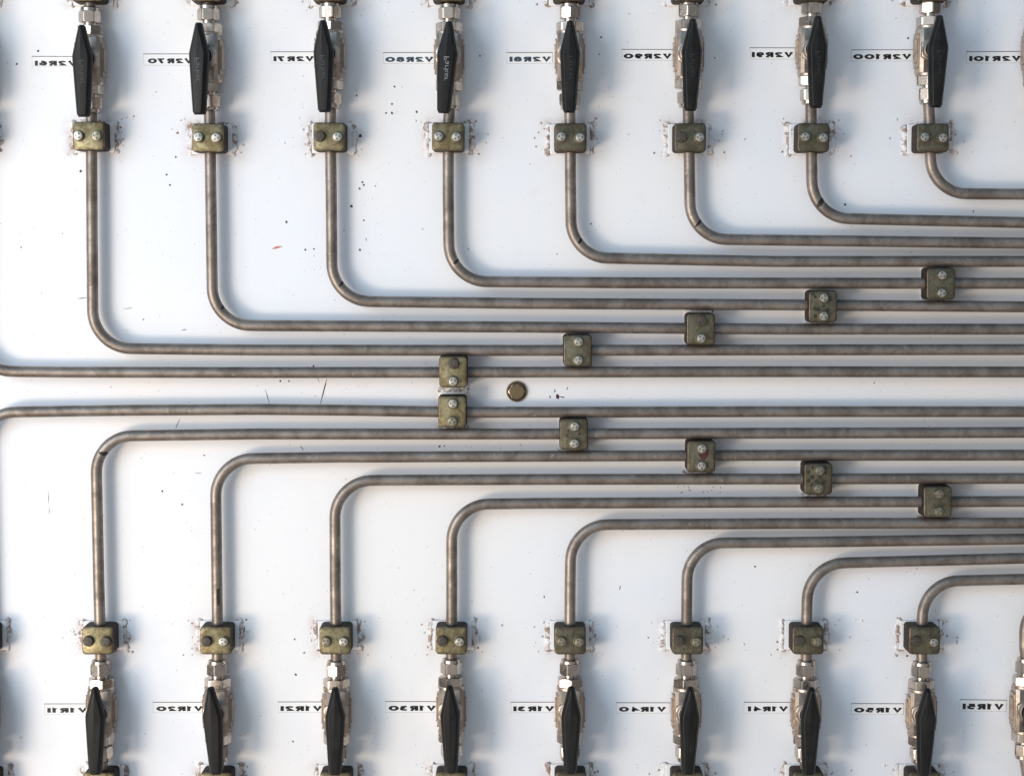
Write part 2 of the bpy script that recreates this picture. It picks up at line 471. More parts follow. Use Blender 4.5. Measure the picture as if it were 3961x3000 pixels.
# marks on the paint
def blob(name, mat, pts, h=0.00012, parent=panel):
    bm = bmesh.new()
    vsx = [bm.verts.new((p.x, -h, p.z)) for p in pts]
    f = bm.faces.new(vsx); f.normal_update()
    if f.normal.y > 0: bmesh.ops.reverse_faces(bm, faces=[f])
    return link_bm(name, bm, mat, parent, smooth=0)
def scratch(x0, y0, x1, y1, w, mat='scratch', bend=0.0, name='paint_scratch'):
    a, b = P(x0, y0), P(x1, y1); d = b-a; n = Vector((-d.z, 0, d.x)).normalized()
    L, R = [], []
    for i in range(9):
        t = i/8; c = a+d*t+n*bend*math.sin(PI*t)
        ww = w*(0.25+0.75*math.sin(PI*min(1, max(0.02, t))))*(0.7+0.6*random.random())/2
        L.append(c+n*ww); R.append(c-n*ww)
    blob(name, M[mat], L+R[::-1])
def chip(x, y, r, mat='chip', name='paint_chip', asp=1.0, rot=None):
    c = P(x, y); rot = random.random()*PI if rot is None else rot
    pts = []
    for i in range(10):
        a = 2*PI*i/10; rr = r*(0.65+0.6*random.random())
        u, v = rr*math.cos(a)*asp, rr*math.sin(a)
        pts.append(c+Vector((u*math.cos(rot)-v*math.sin(rot), 0, u*math.sin(rot)+v*math.cos(rot))))
    blob(name, M[mat], pts)
random.seed(11)
s7 = 1.7907
scratch(706*s7, 818*s7, 692*s7, 872*s7, 0.0013)
scratch(573*s7, 840*s7, 582*s7, 871*s7, 0.0008)
scratch(388*s7, 905*s7, 379*s7, 926*s7, 0.0009, 'chip')
scratch(1162, 1724, 1174, 1740, 0.0008, 'chip')
scratch(1053, 962, 1092, 954, 0.0016, 'redmark'); scratch(1060, 956, 1088, 951, 0.0008, 'redmark')
scratch(300, 1155, 336, 1151, 0.0009, 'chip'); scratch(478, 1194, 513, 1191, 0.0007, 'chip')
scratch(704, 1276, 722, 1274, 0.0010, 'chip'); scratch(1415, 920, 1418, 932, 0.0008, 'chip')
scratch(1810, 958, 1813, 968, 0.0009, 'chip'); scratch(2396, 2281, 2400, 2262, 0.0008, 'chip')
scratch(186, 1900, 188, 1945, 0.0006, 'chip'); scratch(190, 1960, 190, 1988, 0.0006, 'chip')
scratch(753, 1828, 780, 1829, 0.0006, 'chip'); scratch(1222, 1442, 1236, 1480, 0.0007, 'scratch')
scratch(3764, 822, 3766, 812, 0.0010, 'chip'); scratch(2104, 2302, 2106, 2312, 0.0012, 'chip')
scratch(2258, 20, 2285, 18, 0.0006, 'chip')
for (x, y, r) in [(312, 662, 1.1), (65, 248, .9), (147, 198, .9), (680, 607, .9), (645, 675, .9), (658, 716, .9),
                  (1526, 336, .9), (1379, 370, .9), (1517, 403, .9), (1393, 526, 1.5), (1493, 438, .8), (1516, 438, 1.0), (1612, 433, 1.0),
                  (1402, 705, 1.0), (1408, 716, .9), (1391, 730, .9), (1359, 798, 1.3), (1407, 852, .8), (1108, 859, 1.1),
                  (1181, 966, 1.0), (1214, 963, .8), (1392, 966, 1.0), (1452, 720, .6), (555, 1235, .7), (242, 903, .6),
                  (82, 957, .7), (325, 147, .8), (148, 198, .9), (2325, 145, .8), (2155, 983, .6), (2286, 866, .7),
                  (3513, 148, 1.1), (3269, 791, 1.0), (790, 1760, .8), (628, 1898, 1.0), (705, 1950, .9), (1144, 2607, 1.0),
                  (1133, 2866, .9), (3316, 2289, .8), (3509, 2535, 1.0), (1190, 1420, .9), (1213, 1416, 1.0), (1084, 1473, .9),
                  (1118, 1474, .8), (1718, 1724, .7), (1700, 1725, .9), (2921, 2190, .9), (3382, 1480, .6), (1857, 217, .8),
                  (2765, 225, .7), (2318, 210, .6), (1305, 2465, .6), (3170, 2630, .6)]:
    chip(x, y, r*0.00125)
# dried red drip and its flecks by the flanged bolt
chip(2157, 1533, 0.0026, 'redstain', 'paint_chip'); chip(2128, 1535, 0.0022, 'redstain', asp=.35, rot=.1)
chip(2146, 1511, 0.0018, 'chip', asp=.35, rot=-.2); scratch(2163, 1533, 2186, 1537, .0011, 'redstain'); chip(2194, 1501, .0016, 'chip', asp=.35, rot=-.2)
for k in range(14): chip(2700+random.uniform(-90, 90), 1893-random.uniform(-14, 14), .0006)

# weld spatter round the clamps: tiny beads stuck to the paint
def spatter():
    bm = bmesh.new(); random.seed(3)
    cs = clampU + clampL + [(v[0], -50) for v in valveU] + [(v[0], 3025) for v in valveL]
    for (x, y) in cs:
        p = P(x, y)
        for k in range(11):
            a = random.random()*2*PI; q = random.expovariate(1/0.007)
            s = random.choice((-1, 1))
            c = Vector((p.x + s*(0.027+q), 0, p.z + random.uniform(-.021, .021)))
            r = random.uniform(.0005, .0015)
            lathe(bm, [(0, r*1.02), (r*.35, r*.9), (r*.65, r*.6), (r*.8, r*.15)], 'h', 8, (c.x, 0, c.z))
    o = link_bm('weld_spatter', bm, M['bead'], panel, 80)
    o['kind'] = 'stuff'
spatter()

# ------------------------------------------------------------------ pipe clamps
def bead_bm(seed):
    random.seed(seed); bm = bmesh.new(); rings = []
    n = 14; L = 0.0175; m = 26; off = Vector((seed*3.1, 7.7, 1.3))
    for j in range(m+1):
        t = -1+2*j/m
        z = t*L
        env = math.sqrt(max(0.02, 1-abs(t)**6))
        horn = 1+0.5*max(0, abs(t)-.72)/.28
        cx = 0.0024*noise.noise(off+Vector((0, 0, t*3.0)))
        r = 0.0030*env*horn*(0.85+0.45*noise.noise(off+Vector((3, 0, t*3.2))))
        ring = []
        for i in range(n):
            a = 2*PI*i/n
            rr = r*(1+0.22*noise.noise(off+Vector((math.cos(a)*1.3, math.sin(a)*1.3, t*7))))
            ring.append(Vector((cx+rr*1.25*math.cos(a), -(0.0006+rr*0.68*math.sin(a)), z)))
        rings.append(ring)
    ringstack(bm, rings)
    bmesh.ops.recalc_face_normals(bm, faces=bm.faces)
    return bm
def bolt_bm(af=0.0098, h0=0.0, h=0.0042):
    bm = bmesh.new()
    lathe(bm, [(0, .0062), (.0006, .0062), (.0007, .0058)], 'h', 24, mat=0)
    hexp(bm, .0007, .0007+h, af, 'h', ch=0.0007, chamfer=(False, True), mat=0)
    # the bright worn face
    f0 = .0007+h
    lathe(bm, [(f0-.0003, .00425), (f0+.00005, .00420), (f0+.00015, .0038)], 'h', 24, mat=1)
    for k, a in enumerate((0.5, 1.0, 2.6, 3.1, 4.6, 5.1)):
        c, s = math.cos(a), math.sin(a)
        q = [(.0016, -.00036), (.0036, -.00052), (.0036, .00052), (.0016, .00036)]
        vv = [bm.verts.new((u*c-v*s, -(f0+.00019), u*s+v*c)) for u, v in q]
        f = bm.faces.new(vv); f.material_index = 2; f.normal_update()
        if f.normal.y > 0: f.normal_flip()
    return bm
CH = 0.0325
def make_clamp():
    root = empty('pipe_clamp', (0, 0, 0))
    bm = bmesh.new(); rblock(bm, .0425, .0320, 0.0, .0028, .0015, .0006)
    wp = link_bm('weld_plate', bm, M['plate'], root)
    for k, s in ((1, -1), (2, 1)):
        link_bm('weld_bead', bead_bm(k), M['bead'], wp, 80, (s*.0220, 0, 0))
    bm = bmesh.new(); rblock(bm, .0338, .0302, .003, .0285, .0038, .0010)
    link_bm('clamp_body', bm, M['clampbody'], root)
    bm = bmesh.new(); rblock(bm, .0332, .0298, .0286, .0320, .0040, .0012)
    link_bm('cover_plate', bm, M['zinc'], root)
    for s in (-1, 1):
        link_bm('bolt', bolt_bm(), [M['bolt_rim'], M['bolt_bright'], M['mark']], root, 30, (s*.0096, -.0320, 0))
    return root
bolt_meshes = {}
def bolt_variant(src, kind):
    if kind not in bolt_meshes:
        me = src.copy(); 
        if kind == 'd': me.materials[0] = M['bolt_dark']; me.materials[1] = M['bolt_dark']
        if kind == 'm': me.materials[1] = M['bolt_mid']
        bolt_meshes[kind] = me
    return bolt_meshes[kind]
bead_meshes = []
for k in range(3, 9):
    b = bead_bm(k); me = bpy.data.meshes.new('weld_bead'); b.to_mesh(me); b.free()
    me.materials.append(M['bead']); me.polygons.foreach_set('use_smooth', [True]*len(me.polygons)); bead_meshes.append(me)
clamp0 = make_clamp(); clamp_used = [False]
COVER = {}
def place_clamp(X, Z, rot, label, group, bolts='bb', seed=0):
    random.seed(seed*17+3)
    if clamp_used[0]: c = copy_tree(clamp0)
    else: c = clamp0; clamp_used[0] = True
    c.location = (X, 0, Z); c.rotation_euler = (0, rot + random.uniform(-.012, .012), 0)
    tag(c, label, 'pipe clamp', group)
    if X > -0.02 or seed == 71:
        cp = kids(c, 'cover_plate')[0]; cp.data = cool_lit_cover
    bs = sorted(kids(c, 'bolt'), key=lambda o: o.location.x)
    for o, k in zip(bs, bolts):
        base = 'b'
        o.data = bolt_variant(clamp0_bolt, k) if k != 'b' else clamp0_bolt
        o.rotation_euler = (0, random.random()*PI, 0)
        o.location.x += random.uniform(-.0004, .0004); o.location.z += random.uniform(-.0004, .0004)
    wp = kids(c, 'weld_plate')[0]
    for o in kids(wp, 'weld_bead'):
        o.data = random.choice(bead_meshes)
        o.scale = (random.uniform(.8, 1.25), random.uniform(.8, 1.2), random.uniform(.92, 1.08)*random.choice((-1, 1)))
        o.location.x *= random.uniform(.97, 1.05)
        o.location.z = random.uniform(-.0015, .0015)
    return c
clamp0_bolt = kids(clamp0, 'bolt')[0].data
cool_lit_cover = kids(clamp0, 'cover_plate')[0].data.copy(); cool_lit_cover.materials[0] = M['zinc_cool_lit']

# ------------------------------------------------------------------ ball valve
MM = 0.001
def text_mesh(s, size, xf, name, mat, parent, offset=0.0, extrude=0.0, width=None, height=None, sep=1.0):
    """text as mesh; xf maps (u, v) in text units to a local Vector. Fitted to width x height when given."""
    cu = bpy.data.curves.new('txt', 'FONT'); cu.body = s; cu.size = 1.0; cu.offset = offset; cu.space_character = sep
    cu.resolution_u = 3
    o = bpy.data.objects.new('txt', cu); C.objects.link(o)
    dg = bpy.context.evaluated_depsgraph_get(); me = bpy.data.meshes.new_from_object(o.evaluated_get(dg))
    bpy.data.objects.remove(o); bpy.data.curves.remove(cu)
    us = [v.co.x for v in me.vertices]; vs_ = [v.co.y for v in me.vertices]
    u0, u1, v0, v1 = min(us), max(us), min(vs_), max(vs_)
    bm = bmesh.new(); bm.from_mesh(me); bpy.data.meshes.remove(me)
    for v in bm.verts:
        u = (v.co.x-u0)/(u1-u0)*width; w = (v.co.y-v0)/(v1-v0)*height
        v.co = xf(u, w)
    bmesh.ops.recalc_face_normals(bm, faces=bm.faces)
    bm.normal_update()
    for f in bm.faces:
        if f.normal.y > 0: f.normal_flip()
    if extrude:
        r = bmesh.ops.extrude_face_region(bm, geom=list(bm.faces))
        for e in r['geom']:
            if isinstance(e, bmesh.types.BMVert): e.co.y -= extrude
    return link_bm(name, bm, mat, parent, smooth=0)

def outline_handle(k):
    """handle outline inset k (0 outside .. 1 front face)"""
    tip, wid, bot = 33.4, 10.4, -61.5
    i = 3.3*k
    pts = [(-3.4+i*.75, tip-0.9*i-1.2), (-1.9+i*.4, tip-0.9*i), (1.9-i*.4, tip-0.9*i), (3.4-i*.75, tip-0.9*i-1.2),
           (6.9-i*.95, 17.0), (wid-i, 2.0), (wid-i, -2.5), (8.7-i*.95, -31.0),
           (6.9-i*.9, bot+3.0+.25*i), (5.2-i*.7, bot+.5*i),
           (-5.2+i*.7, bot+.5*i), (-6.9+i*.9, bot+3.0+.25*i), (-8.7+i*.95, -31.0),
           (-(wid-i), -2.5), (-(wid-i), 2.0), (-6.9+i*.95, 17.0)]
    return pts
def handle_bm():
    bm = bmesh.new()
    lv = [(28.5, .35), (29.3, .08), (31.0, 0.0), (34.2, 0.0), (35.4, .10), (38.6, .72), (39.4, .95), (39.7, 1.15)]
    rings = []
    for h, k in lv:
        rings.append([Vector((x*MM, -h*MM, z*MM)) for x, z in outline_handle(k)])
    ringstack(bm, rings)
    bmesh.ops.recalc_face_normals(bm, faces=bm.faces)
    bmesh.ops.bevel(bm, geom=[e for e in bm.edges if e.calc_length() > .002], offset=.0005, segments=2, affect='EDGES', profile=.5, clamp_overlap=True)
    lathe(bm, [(23.0*MM, 6.2*MM), (28.6*MM, 7.0*MM)], 'h', 28)
    return bm
def make_valve():
    root = empty('ball_valve', (0, 0, 0))
    for s in (1, -1):
        # compression nut with its turned collar
        bm = bmesh.new()
        hexp(bm, 39.2*MM, 51.5*MM, 20.6*MM, ch=1.6*MM)
        lathe(bm, [(50.5*MM, 9.9*MM), (54.6*MM, 9.8*MM), (55.6*MM, 9.0*MM), (55.7*MM, 6.9*MM), (54.2*MM, 6.2*MM)], n=40)
        if s < 0:
            for v in bm.verts: v.co.z *= -1
            bmesh.ops.reverse_faces(bm, faces=list(bm.faces))
        link_bm('compression_nut', bm, M['nut'], root, 32)
        bm = bmesh.new()
        lathe(bm, [(34.5*MM, 6.8*MM), (39.5*MM, 6.8*MM), (39.7*MM, 6.4*MM)], n=20)
        hexp(bm, 26.6*MM, 35.7*MM, 25.4*MM, ch=1.3*MM, chamfer=(False, True))
        if s < 0:
            for v in bm.verts: v.co.z *= -1
            bmesh.ops.reverse_faces(bm, faces=list(bm.faces))
        link_bm('hex_adapter', bm, M['nut'], root, 32)
    # body: round flanges at both ends, flat sided block between, stepped bosses at the sides
    bm = bmesh.new()
    for s in (1, -1):
        a, b = (22.8, 26.4) if s > 0 else (-26.4, -22.8)
        lathe(bm, [(a*MM, 13.9*MM), ((a+.5)*MM, 14.4*MM), ((b-.5)*MM, 14.4*MM), (b*MM, 13.9*MM)], n=44)
    oc = [(9.6, 13.3), (13.0, 10.2), (13.4, -9.0), (10.0, -12.6), (-10.0, -12.6), (-13.4, -9.0), (-13.0, 10.2), (-9.6, 13.3)]
    ringstack(bm, [[Vector((x*k*MM, -h*k*MM, z*MM)) for x, h in oc] for z, k in ((-23.5, .97), (-22.6, 1), (22.6, 1), (23.5, .97))])
    cube(bm, -14.9*MM, 14.9*MM, -8.0*MM, 7.6*MM, -17.5*MM, 17.5*MM, .6*MM)
    cube(bm, -16.0*MM, 16.0*MM, -6.0*MM, 5.2*MM, -12.0*MM, 12.0*MM, .6*MM)
    bmesh.ops.recalc_face_normals(bm, faces=bm.faces)
    link_bm('valve_body', bm, M['body'], root, 32)
    bm = bmesh.new()
    hexp(bm, 13.0*MM, 19.0*MM, 25.6*MM, 'h', ch=1.3*MM, rot=PI/6, chamfer=(False, True))
    lathe(bm, [(18.8*MM, 10.8*MM), (20.6*MM, 10.4*MM), (20.8*MM, 9.9*MM), (20.8*MM, 8.9*MM), (19.2*MM, 8.8*MM)], 'h', 40)
    link_bm('bonnet', bm, M['body'], root, 32)
    bm = bmesh.new()
    lathe(bm, [(18.0*MM, 8.0*MM), (24.0*MM, 7.7*MM), (24.6*MM, 7.2*MM), (24.7*MM, 5.0*MM), (28.5*MM, 4.8*MM)], 'h', 36)
    link_bm('stem', bm, M['ferrule'], root, 32)
    bm = bmesh.new()
    lathe(bm, [(18.0*MM, 10.0*MM), (21.6*MM, 9.9*MM), (21.9*MM, 9.4*MM), (21.9*MM, 8.5*MM), (20.0*MM, 8.3*MM)], 'h', 36)
    link_bm('stem_groove_shade', bm, M['handle'], root, 32)  # black ring standing in for the shade in the groove round the stem
    hd = link_bm('handle', handle_bm(), M['handle'], root, 28)
    # moulded maker's lettering, mirrored like the rest of the photo: reads downwards, tops to the left
    text_mesh('Parker', 1, lambda u, v: Vector(((2.6*MM - v), -39.75*MM, -3.5*MM-u)), 'lettering', M['letter_dim'], hd,
              offset=0.0, extrude=0.18*MM, width=25.0*MM, height=5.4*MM)
    return root
valve0 = make_valve(); valve_used = [False]
letter_mesh = None
def place_valve(px, py, hand, label, group, letters='dim', seed=0):
    random.seed(seed*7+1)
    if valve_used[0]: v = copy_tree(valve0)
    else: v = valve0; valve_used[0] = True
    p = P(px, py, TH); v.location = p
    tag(v, label, 'ball valve', group)
    hd = kids(v, 'handle')[0]
    if hand:
        hx, tx, bx = hand
        # twist of the valve about the tube puts the handle where it stands in the photo
        h = 0.0345
        q = P(hx, py, TH+h)
        tw = math.asin(max(-.3, min(.3, (q.x-p.x)/h)))
        v.rotation_euler = (0, 0, tw)
        hd.rotation_euler = (0, math.atan2(tx-bx, 745.0), 0)
    for n in kids(v, 'compression_nut') + kids(v, 'hex_adapter'):
        n.rotation_euler = (0, 0, random.random()*PI/3)
    return v

# ------------------------------------------------------------------ build: valves
def L4(labels): return labels
for i, (px, py) in enumerate(valveU):
    nm = nameU[i]
    v = place_valve(px, py, handU[i], f'black-handled steel ball valve beside the {nm} sticker, upper row', 'ball valves in the upper row', seed=i)
    hd = kids(v, 'handle')[0]; lt = kids(hd, 'lettering')[0]
    if i == 3:
        lm = lt.data.copy(); lm.materials[0] = M['letter_pale']; lt.data = lm
        lt['label'] = 'pale worn lettering on the handle'
for i, (px, py) in enumerate(valveL):
    nm = nameL[i]
    v = place_valve(px, py, handL[i], f'black-handled steel ball valve beside the {nm} sticker, lower row', 'ball valves in the lower row', seed=20+i)
    hd = kids(v, 'handle')[0]
    for lt in kids(hd, 'lettering'): bpy.data.objects.remove(lt)
v = place_valve(4012, 205, None, 'steel ball valve beside the V2R101 sticker, cut off by the right edge', 'ball valves in the upper row', seed=40)
v = place_valve(3966, 2737, (4000, 0, 0), 'warm-lit steel ball valve beside the V1R51 sticker, cut off by the right edge', 'ball valves in the lower row', seed=41)
v = place_valve(-105, 238, (-135, 0, 0), 'ball valve beyond the left edge, its shadow beside the V2R61 sticker', 'ball valves in the upper row', seed=42)
v = place_valve(-60, 2745, (-85, 0, 0), 'ball valve cut off by the left edge, left of the V1R11 sticker', 'ball valves in the lower row', seed=43)

# ------------------------------------------------------------------ tubes
def mk_tube(pix, R, label, group, marks=None, ends=None):
    pts = [P(x, y, TH) for x, y in pix]
    path, bends = fillet(pts, R)
    o0 = path[0].copy()
    bm = tube_bm([p-o0 for p in path], TR)
    o = link_bm('steel_tube', bm, M['tube'], None, 60, o0)
    tag(o, label, 'tube', group)
    if marks and bends:
        a, b = bends[-1] if marks.get('last') else bends[0]
        k = a + int((b-a)*marks['t']); fr = frames(path)
        p, t, N, bb = fr[k]
        a0, a1 = marks['a']; n = 10; w = marks.get('w', .0022)*1.45
        bm = bmesh.new(); prev = None; random.seed(int(abs(p.x)*9999))
        for j in range(n+1):
            an = math.radians(a0+(a1-a0)*j/n)
            wl = w*(0.3+0.7*math.sin(PI*(j+.6)/(n+1.2)))*random.uniform(.75, 1.25)/2
            sh = t*marks.get('skew', .25)*w*(j/n-.5)*3
            # follow the bend for the small width of the mark
            base = p + (N*math.cos(an)+bb*math.sin(an))*(TR+.00018) + sh - o0
            cur = (bm.verts.new(base-t*wl), bm.verts.new(base+t*wl))
            if prev: bm.faces.new((prev[0], cur[0], cur[1], prev[1]))
            prev = cur
        bmesh.ops.recalc_face_normals(bm, faces=bm.faces)
        link_bm('marker_stroke', bm, M['marker'], o, 60)
    return o
VT = 0.053    # tube end inside the nut, from the valve centre
def off(px, py, dz):
    """photo pixel of the point dz above (px, py) on the tube-axis plane"""
    q = P(px, py, TH) + Vector((0, 0, dz)) - CP
    d = q.dot(FW)
    return (1980.5 + q.dot(RT)/d*FPX, 1500.0 - q.dot(UP)/d*FPX)
gU = 'tubes running from the upper valves to the right edge'
gL = 'tubes running from the lower valves to the right edge'
upper = [
    ([(354, 500), (356, 900), (360, 1345), (560, 1348.5), (1000, 1353.5), (2000, 1355), (3000, 1353), (4400, 1351)], None),
    ([(812, 500), (815, 700), (823, 1256), (1000, 1259), (2000, 1264.5), (3000, 1272.5), (4400, 1273)], dict(t=.42, a=(-95, -20))),
    ([(1278, 500), (1281, 720), (1285, 1162), (1450, 1166.5), (2000, 1173), (3000, 1178.5), (4400, 1190)], dict(t=.40, a=(-95, 0))),
    ([(1734, 500), (1734, 760), (1738, 1086), (1900, 1089.5), (2400, 1093.5), (3000, 1095), (4400, 1096)], dict(t=.38, a=(-95, 10))),
    ([(2205, 500), (2207, 700), (2210, 993), (2360, 998.5), (3000, 1011.5), (4400, 1011)], dict(t=.42, a=(-70, 5))),
    ([(2664, 500), (2668, 720), (2671, 922), (2820, 926.5), (3961, 940.5), (4400, 946)], dict(t=.40, a=(-80, 40))),
    ([(3138, 500), (3140, 660), (3143, 840), (3300, 846.5), (3961, 861), (4400, 870)], dict(t=.40, a=(-85, 50), w=.0035)),
    ([(3597, 500), (3599, 600), (3601, 745), (3760, 750), (4400, 754)], None)]
lower = [
    ([(389, 2500), (382, 2250), (370, 1690), (520, 1684.5), (1000, 1677.5), (2000, 1677.5), (3000, 1674.5), (4400, 1670)], dict(t=.45, a=(-20, 85), w=.0035)),
    ([(842, 2500), (839, 2250), (833, 1776), (1000, 1772), (1300, 1767.5), (2000, 1764), (3000, 1760), (4400, 1759)], None),
    ([(1300.5, 2500), (1297, 2250), (1295, 1861), (1460, 1856.5), (2000, 1853.5), (3000, 1851.5), (4400, 1848)], None),
    ([(1747, 2500), (1747.5, 2250), (1747, 1952), (1900, 1948), (2100, 1945.5), (3000, 1941), (4400, 1937)], None),
    ([(2204, 2500), (2205.5, 2250), (2209, 2031), (2360, 2027.5), (3000, 2023.5), (4400, 2020)], None),
    ([(2655, 2500), (2657.5, 2250), (2660, 2101), (2820, 2098), (3000, 2097), (3961, 2083.5), (4400, 2077)], None),
    ([(3118, 2500), (3122, 2330), (3127, 2183), (3280, 2175), (3961, 2157.5), (4400, 2148)], None),
    ([(3565, 2500), (3568, 2390), (3574, 2250), (3730, 2244), (4400, 2228)], None)]
BR = 0.0405
for i, (pts, mk) in enumerate(upper):
    top = off(*valveU[i], -VT)
    mk_tube([top]+pts, [BR*(3 if j == 0 else 1) for j in range(len(pts)-0)],
            f'dull steel tube dropping from the {nameU[i]} valve and bending right', gU, mk)
for i, (pts, mk) in enumerate(lower):
    bot = off(*valveL[i], VT)
    tb = mk_tube([bot]+pts, BR, f'dull steel tube rising from the {nameL[i]} valve and bending right', gL, mk)
    if i == 1:      # dark smear low on this tube
        random.seed(4); bm = bmesh.new(); prev = None
        a = P(839.6, 2272, TH); b = P(840.4, 2336, TH)
        for j in range(13):
            p = a+(b-a)*j/12 - tb.location; cur = []
            lo = 2+22*abs(j/12-.5)**2*2*random.random(); hi = 38-26*abs(j/12-.55)**2*3*random.random()
            for k in range(4):
                an = math.radians(lo+(hi-lo)*k/3)
                cur.append(bm.verts.new(p+Vector((math.sin(an), -math.cos(an), 0))*(TR+.00012)))
            if prev:
                for k in range(3): bm.faces.new((prev[k], cur[k], cur[k+1], prev[k+1]))
            prev = cur
        bmesh.ops.recalc_face_normals(bm, faces=bm.faces)
        link_bm('smear', bm, M['darkstain'], tb, 60)
# the tubes of the column beyond the left edge
mk_tube([off(-105, 238, -VT), (-105, 500), (-105, 1000), (-104, 1428), (60, 1436.5), (254, 1439), (1000, 1440.5), (2000, 1439), (3000, 1437), (4400, 1439)], BR,
        'upper of the two long tubes that enter at the left edge', gU)
mk_tube([off(-60, 2745, VT), (-61, 2500), (-75, 2000), (-85, 1597), (80, 1592.5), (507, 1586), (1000, 1582.8), (1355, 1586), (1600, 1590), (1840, 1594), (2300, 1593), (3000, 1591), (4400, 1592)], BR,
        'lower of the two long tubes that enter at the left edge', gL)
# the column cut by the right edge
mk_tube([off(4012, 205, -VT), (4016, 480), (4018, 640), (4200, 648), (4500, 652)], BR, 'tube below the cut off valve beyond the right edge', gU)
mk_tube([off(3966, 2737, VT), (3964, 2500), (3966, 2330), (4120, 2320), (4500, 2312)], .034, 'tube bending into the top of the valve beside the V1R51 sticker', gL)
mk_tube([off(3966, 2737, -VT), (3968, 2960), (3995, 3120), (4130, 3260)], .05, 'tube bending away below the valve beside the V1R51 sticker', 'short tubes beyond the valves')
# short stubs beyond the valves
for i, (px, py) in enumerate(valveU + [(-105, 238), (4012, 205)]):
    nm = (nameU + ['left edge', 'V2R101'])[i]
    mk_tube([off(px, py, VT), (px-2, -60), (px-4, -420)], BR,
            f'short tube entering the top of the {nm} valve from the clamp above', 'short tubes beyond the valves')
for i, (px, py) in enumerate(valveL + [(-60, 2745)]):
    nm = (nameL + ['left edge'])[i]
    mk_tube([off(px, py, -VT), (px+1, 3050), (px+4, 3380)], BR,
            f'short tube leaving the bottom of the {nm} valve', 'short tubes beyond the valves')

# ------------------------------------------------------------------ clamps
gc1 = 'clamps under the upper valves'; gc2 = 'clamps over the lower valves'
boltU = ['bm', 'bb', 'db', 'bb', 'bb', 'db', 'bb', 'bb']; boltL = ['dd', 'db', 'mb', 'db', 'mm', 'dm', 'dm', 'db']
bn = {'b': 'pale', 'm': 'worn', 'd': 'dark'}
for i, (x, y) in enumerate(clampU):
    p = P(x, y, TH)
    b = boltU[i]; bt = 'with two pale bolts' if b == 'bb' else f'with {bn[b[0]]} left and {bn[b[1]]} right bolt'
    place_clamp(p.x, P(x, y, .032).z, 0, f'olive zinc clamp {bt} under the {nameU[i]} valve', gc1, b, i)
for i, (x, y) in enumerate(clampL):
    p = P(x, y, TH)
    zf = P(x, 2477, .032).z
    b = boltL[i]; bt = f'with two {bn[b[0]]} bolts' if b[0] == b[1] else f'with {bn[b[0]]} left and {bn[b[1]]} right bolt'
    place_clamp(p.x, zf, 0, f'olive zinc clamp {bt} over the {nameL[i]} valve', gc2, b, 20+i)
for i, (px, py) in enumerate(valveU + [(-105, 238)]):
    nm = (nameU + ['left edge'])[i]
    place_clamp(P(px-2, -50, TH).x, P(px, -51, .032).z, 0, f'clamp at the top edge above the {nm} valve, mostly cut off', 'clamps cut off by the top edge', 'bb', 40+i)
for i, (px, py) in enumerate(valveL + [(-60, 2745)]):
    nm = (nameL + ['left edge'])[i]
    place_clamp(P(px+1, 3030, TH).x, P(px, 3040, .032).z, 0, f'clamp at the bottom edge below the {nm} valve, mostly cut off', 'clamps cut off by the bottom edge', 'bb', 50+i)
place_clamp(P(-105, 527, TH).x, P(-105, 527, .032).z, 0, 'clamp beyond the left edge, level with the clamp under the V2R61 valve', gc1, 'bb', 61)
place_clamp(P(-64, 2462, TH).x, P(-64, 2477, .032).z, 0, 'clamp cut off by the left edge, left of the clamp over the V1R11 valve', gc2, 'bb', 62)
runL = ['upright clamp with dark upper bolt, upper of the near-touching pair left of the flanged bolt',
        'pale grey-green upright clamp right above the flanged bolt, second clamp of the upper diagonal',
        'upright clamp with a worn upper bolt and pale lower bolt, middle of the upper diagonal',
        'spotted upright clamp, second from the right of the upper diagonal',
        'dark green upright clamp nearest the right edge on the upper diagonal',
        'upright clamp with worn lower bolt, lower of the near-touching pair left of the flanged bolt',
        'yellowish upright clamp with faint smudges, second clamp of the lower diagonal',
        'upright clamp with a dark red stain between its bolts, middle of the lower diagonal',
        'upright clamp covered in round dark spots, second from the right of the lower diagonal',
        'dark green upright clamp nearest the right edge on the lower diagonal']
runB = ['bd', 'bb', 'bd', 'bb', 'bb', 'mb', 'bb', 'bb', 'mm', 'mm']   # lower, upper
def stain(cl, mat, dx, dz, r, asp=1.0):
    """spot on a clamp's cover plate; dx,dz in the picture's right/up, metres"""
    cp = kids(cl, 'cover_plate')[0]
    # clamp turned by 90 degrees about Y
    x, z = (dz, -dx) if abs(cl.rotation_euler.y) > 1 else (dx, dz)
    bm = bmesh.new(); n = 14
    vv = []
    for i in range(n):
        a = 2*PI*i/n; rr = r*(0.85+.3*random.random())
        u, w = rr*math.cos(a), rr*math.sin(a)*asp
        vv.append(bm.verts.new((x+u, -.03208, z+w)))
    f = bm.faces.new(vv); f.normal_update()
    if f.normal.y > 0: f.normal_flip()
    link_bm('stain', bm, M[mat], cp, smooth=0)
RC = []
for i, (x, y) in enumerate(RUN):
    q = P(x*s7, y*s7, .032)
    c = place_clamp(q.x, q.z, -PI/2, runL[i], 'upright clamps on the horizontal tubes', runB[i], 70+i)
    for wp in kids(c, 'weld_plate'): wp.scale = (.90, 1, .92)
    RC.append(c)
random.seed(8)
for (dx, dz) in [(-.011, .0135), (-.0085, .0105), (.004, .0128), (.0065, .008), (-.009, -.002), (-.005, -.003), (.001, .0005), (.005, -.003), (-.008, -.010)]:
    stain(RC[3], 'darkstain', dx, dz, random.uniform(.0017, .0027))
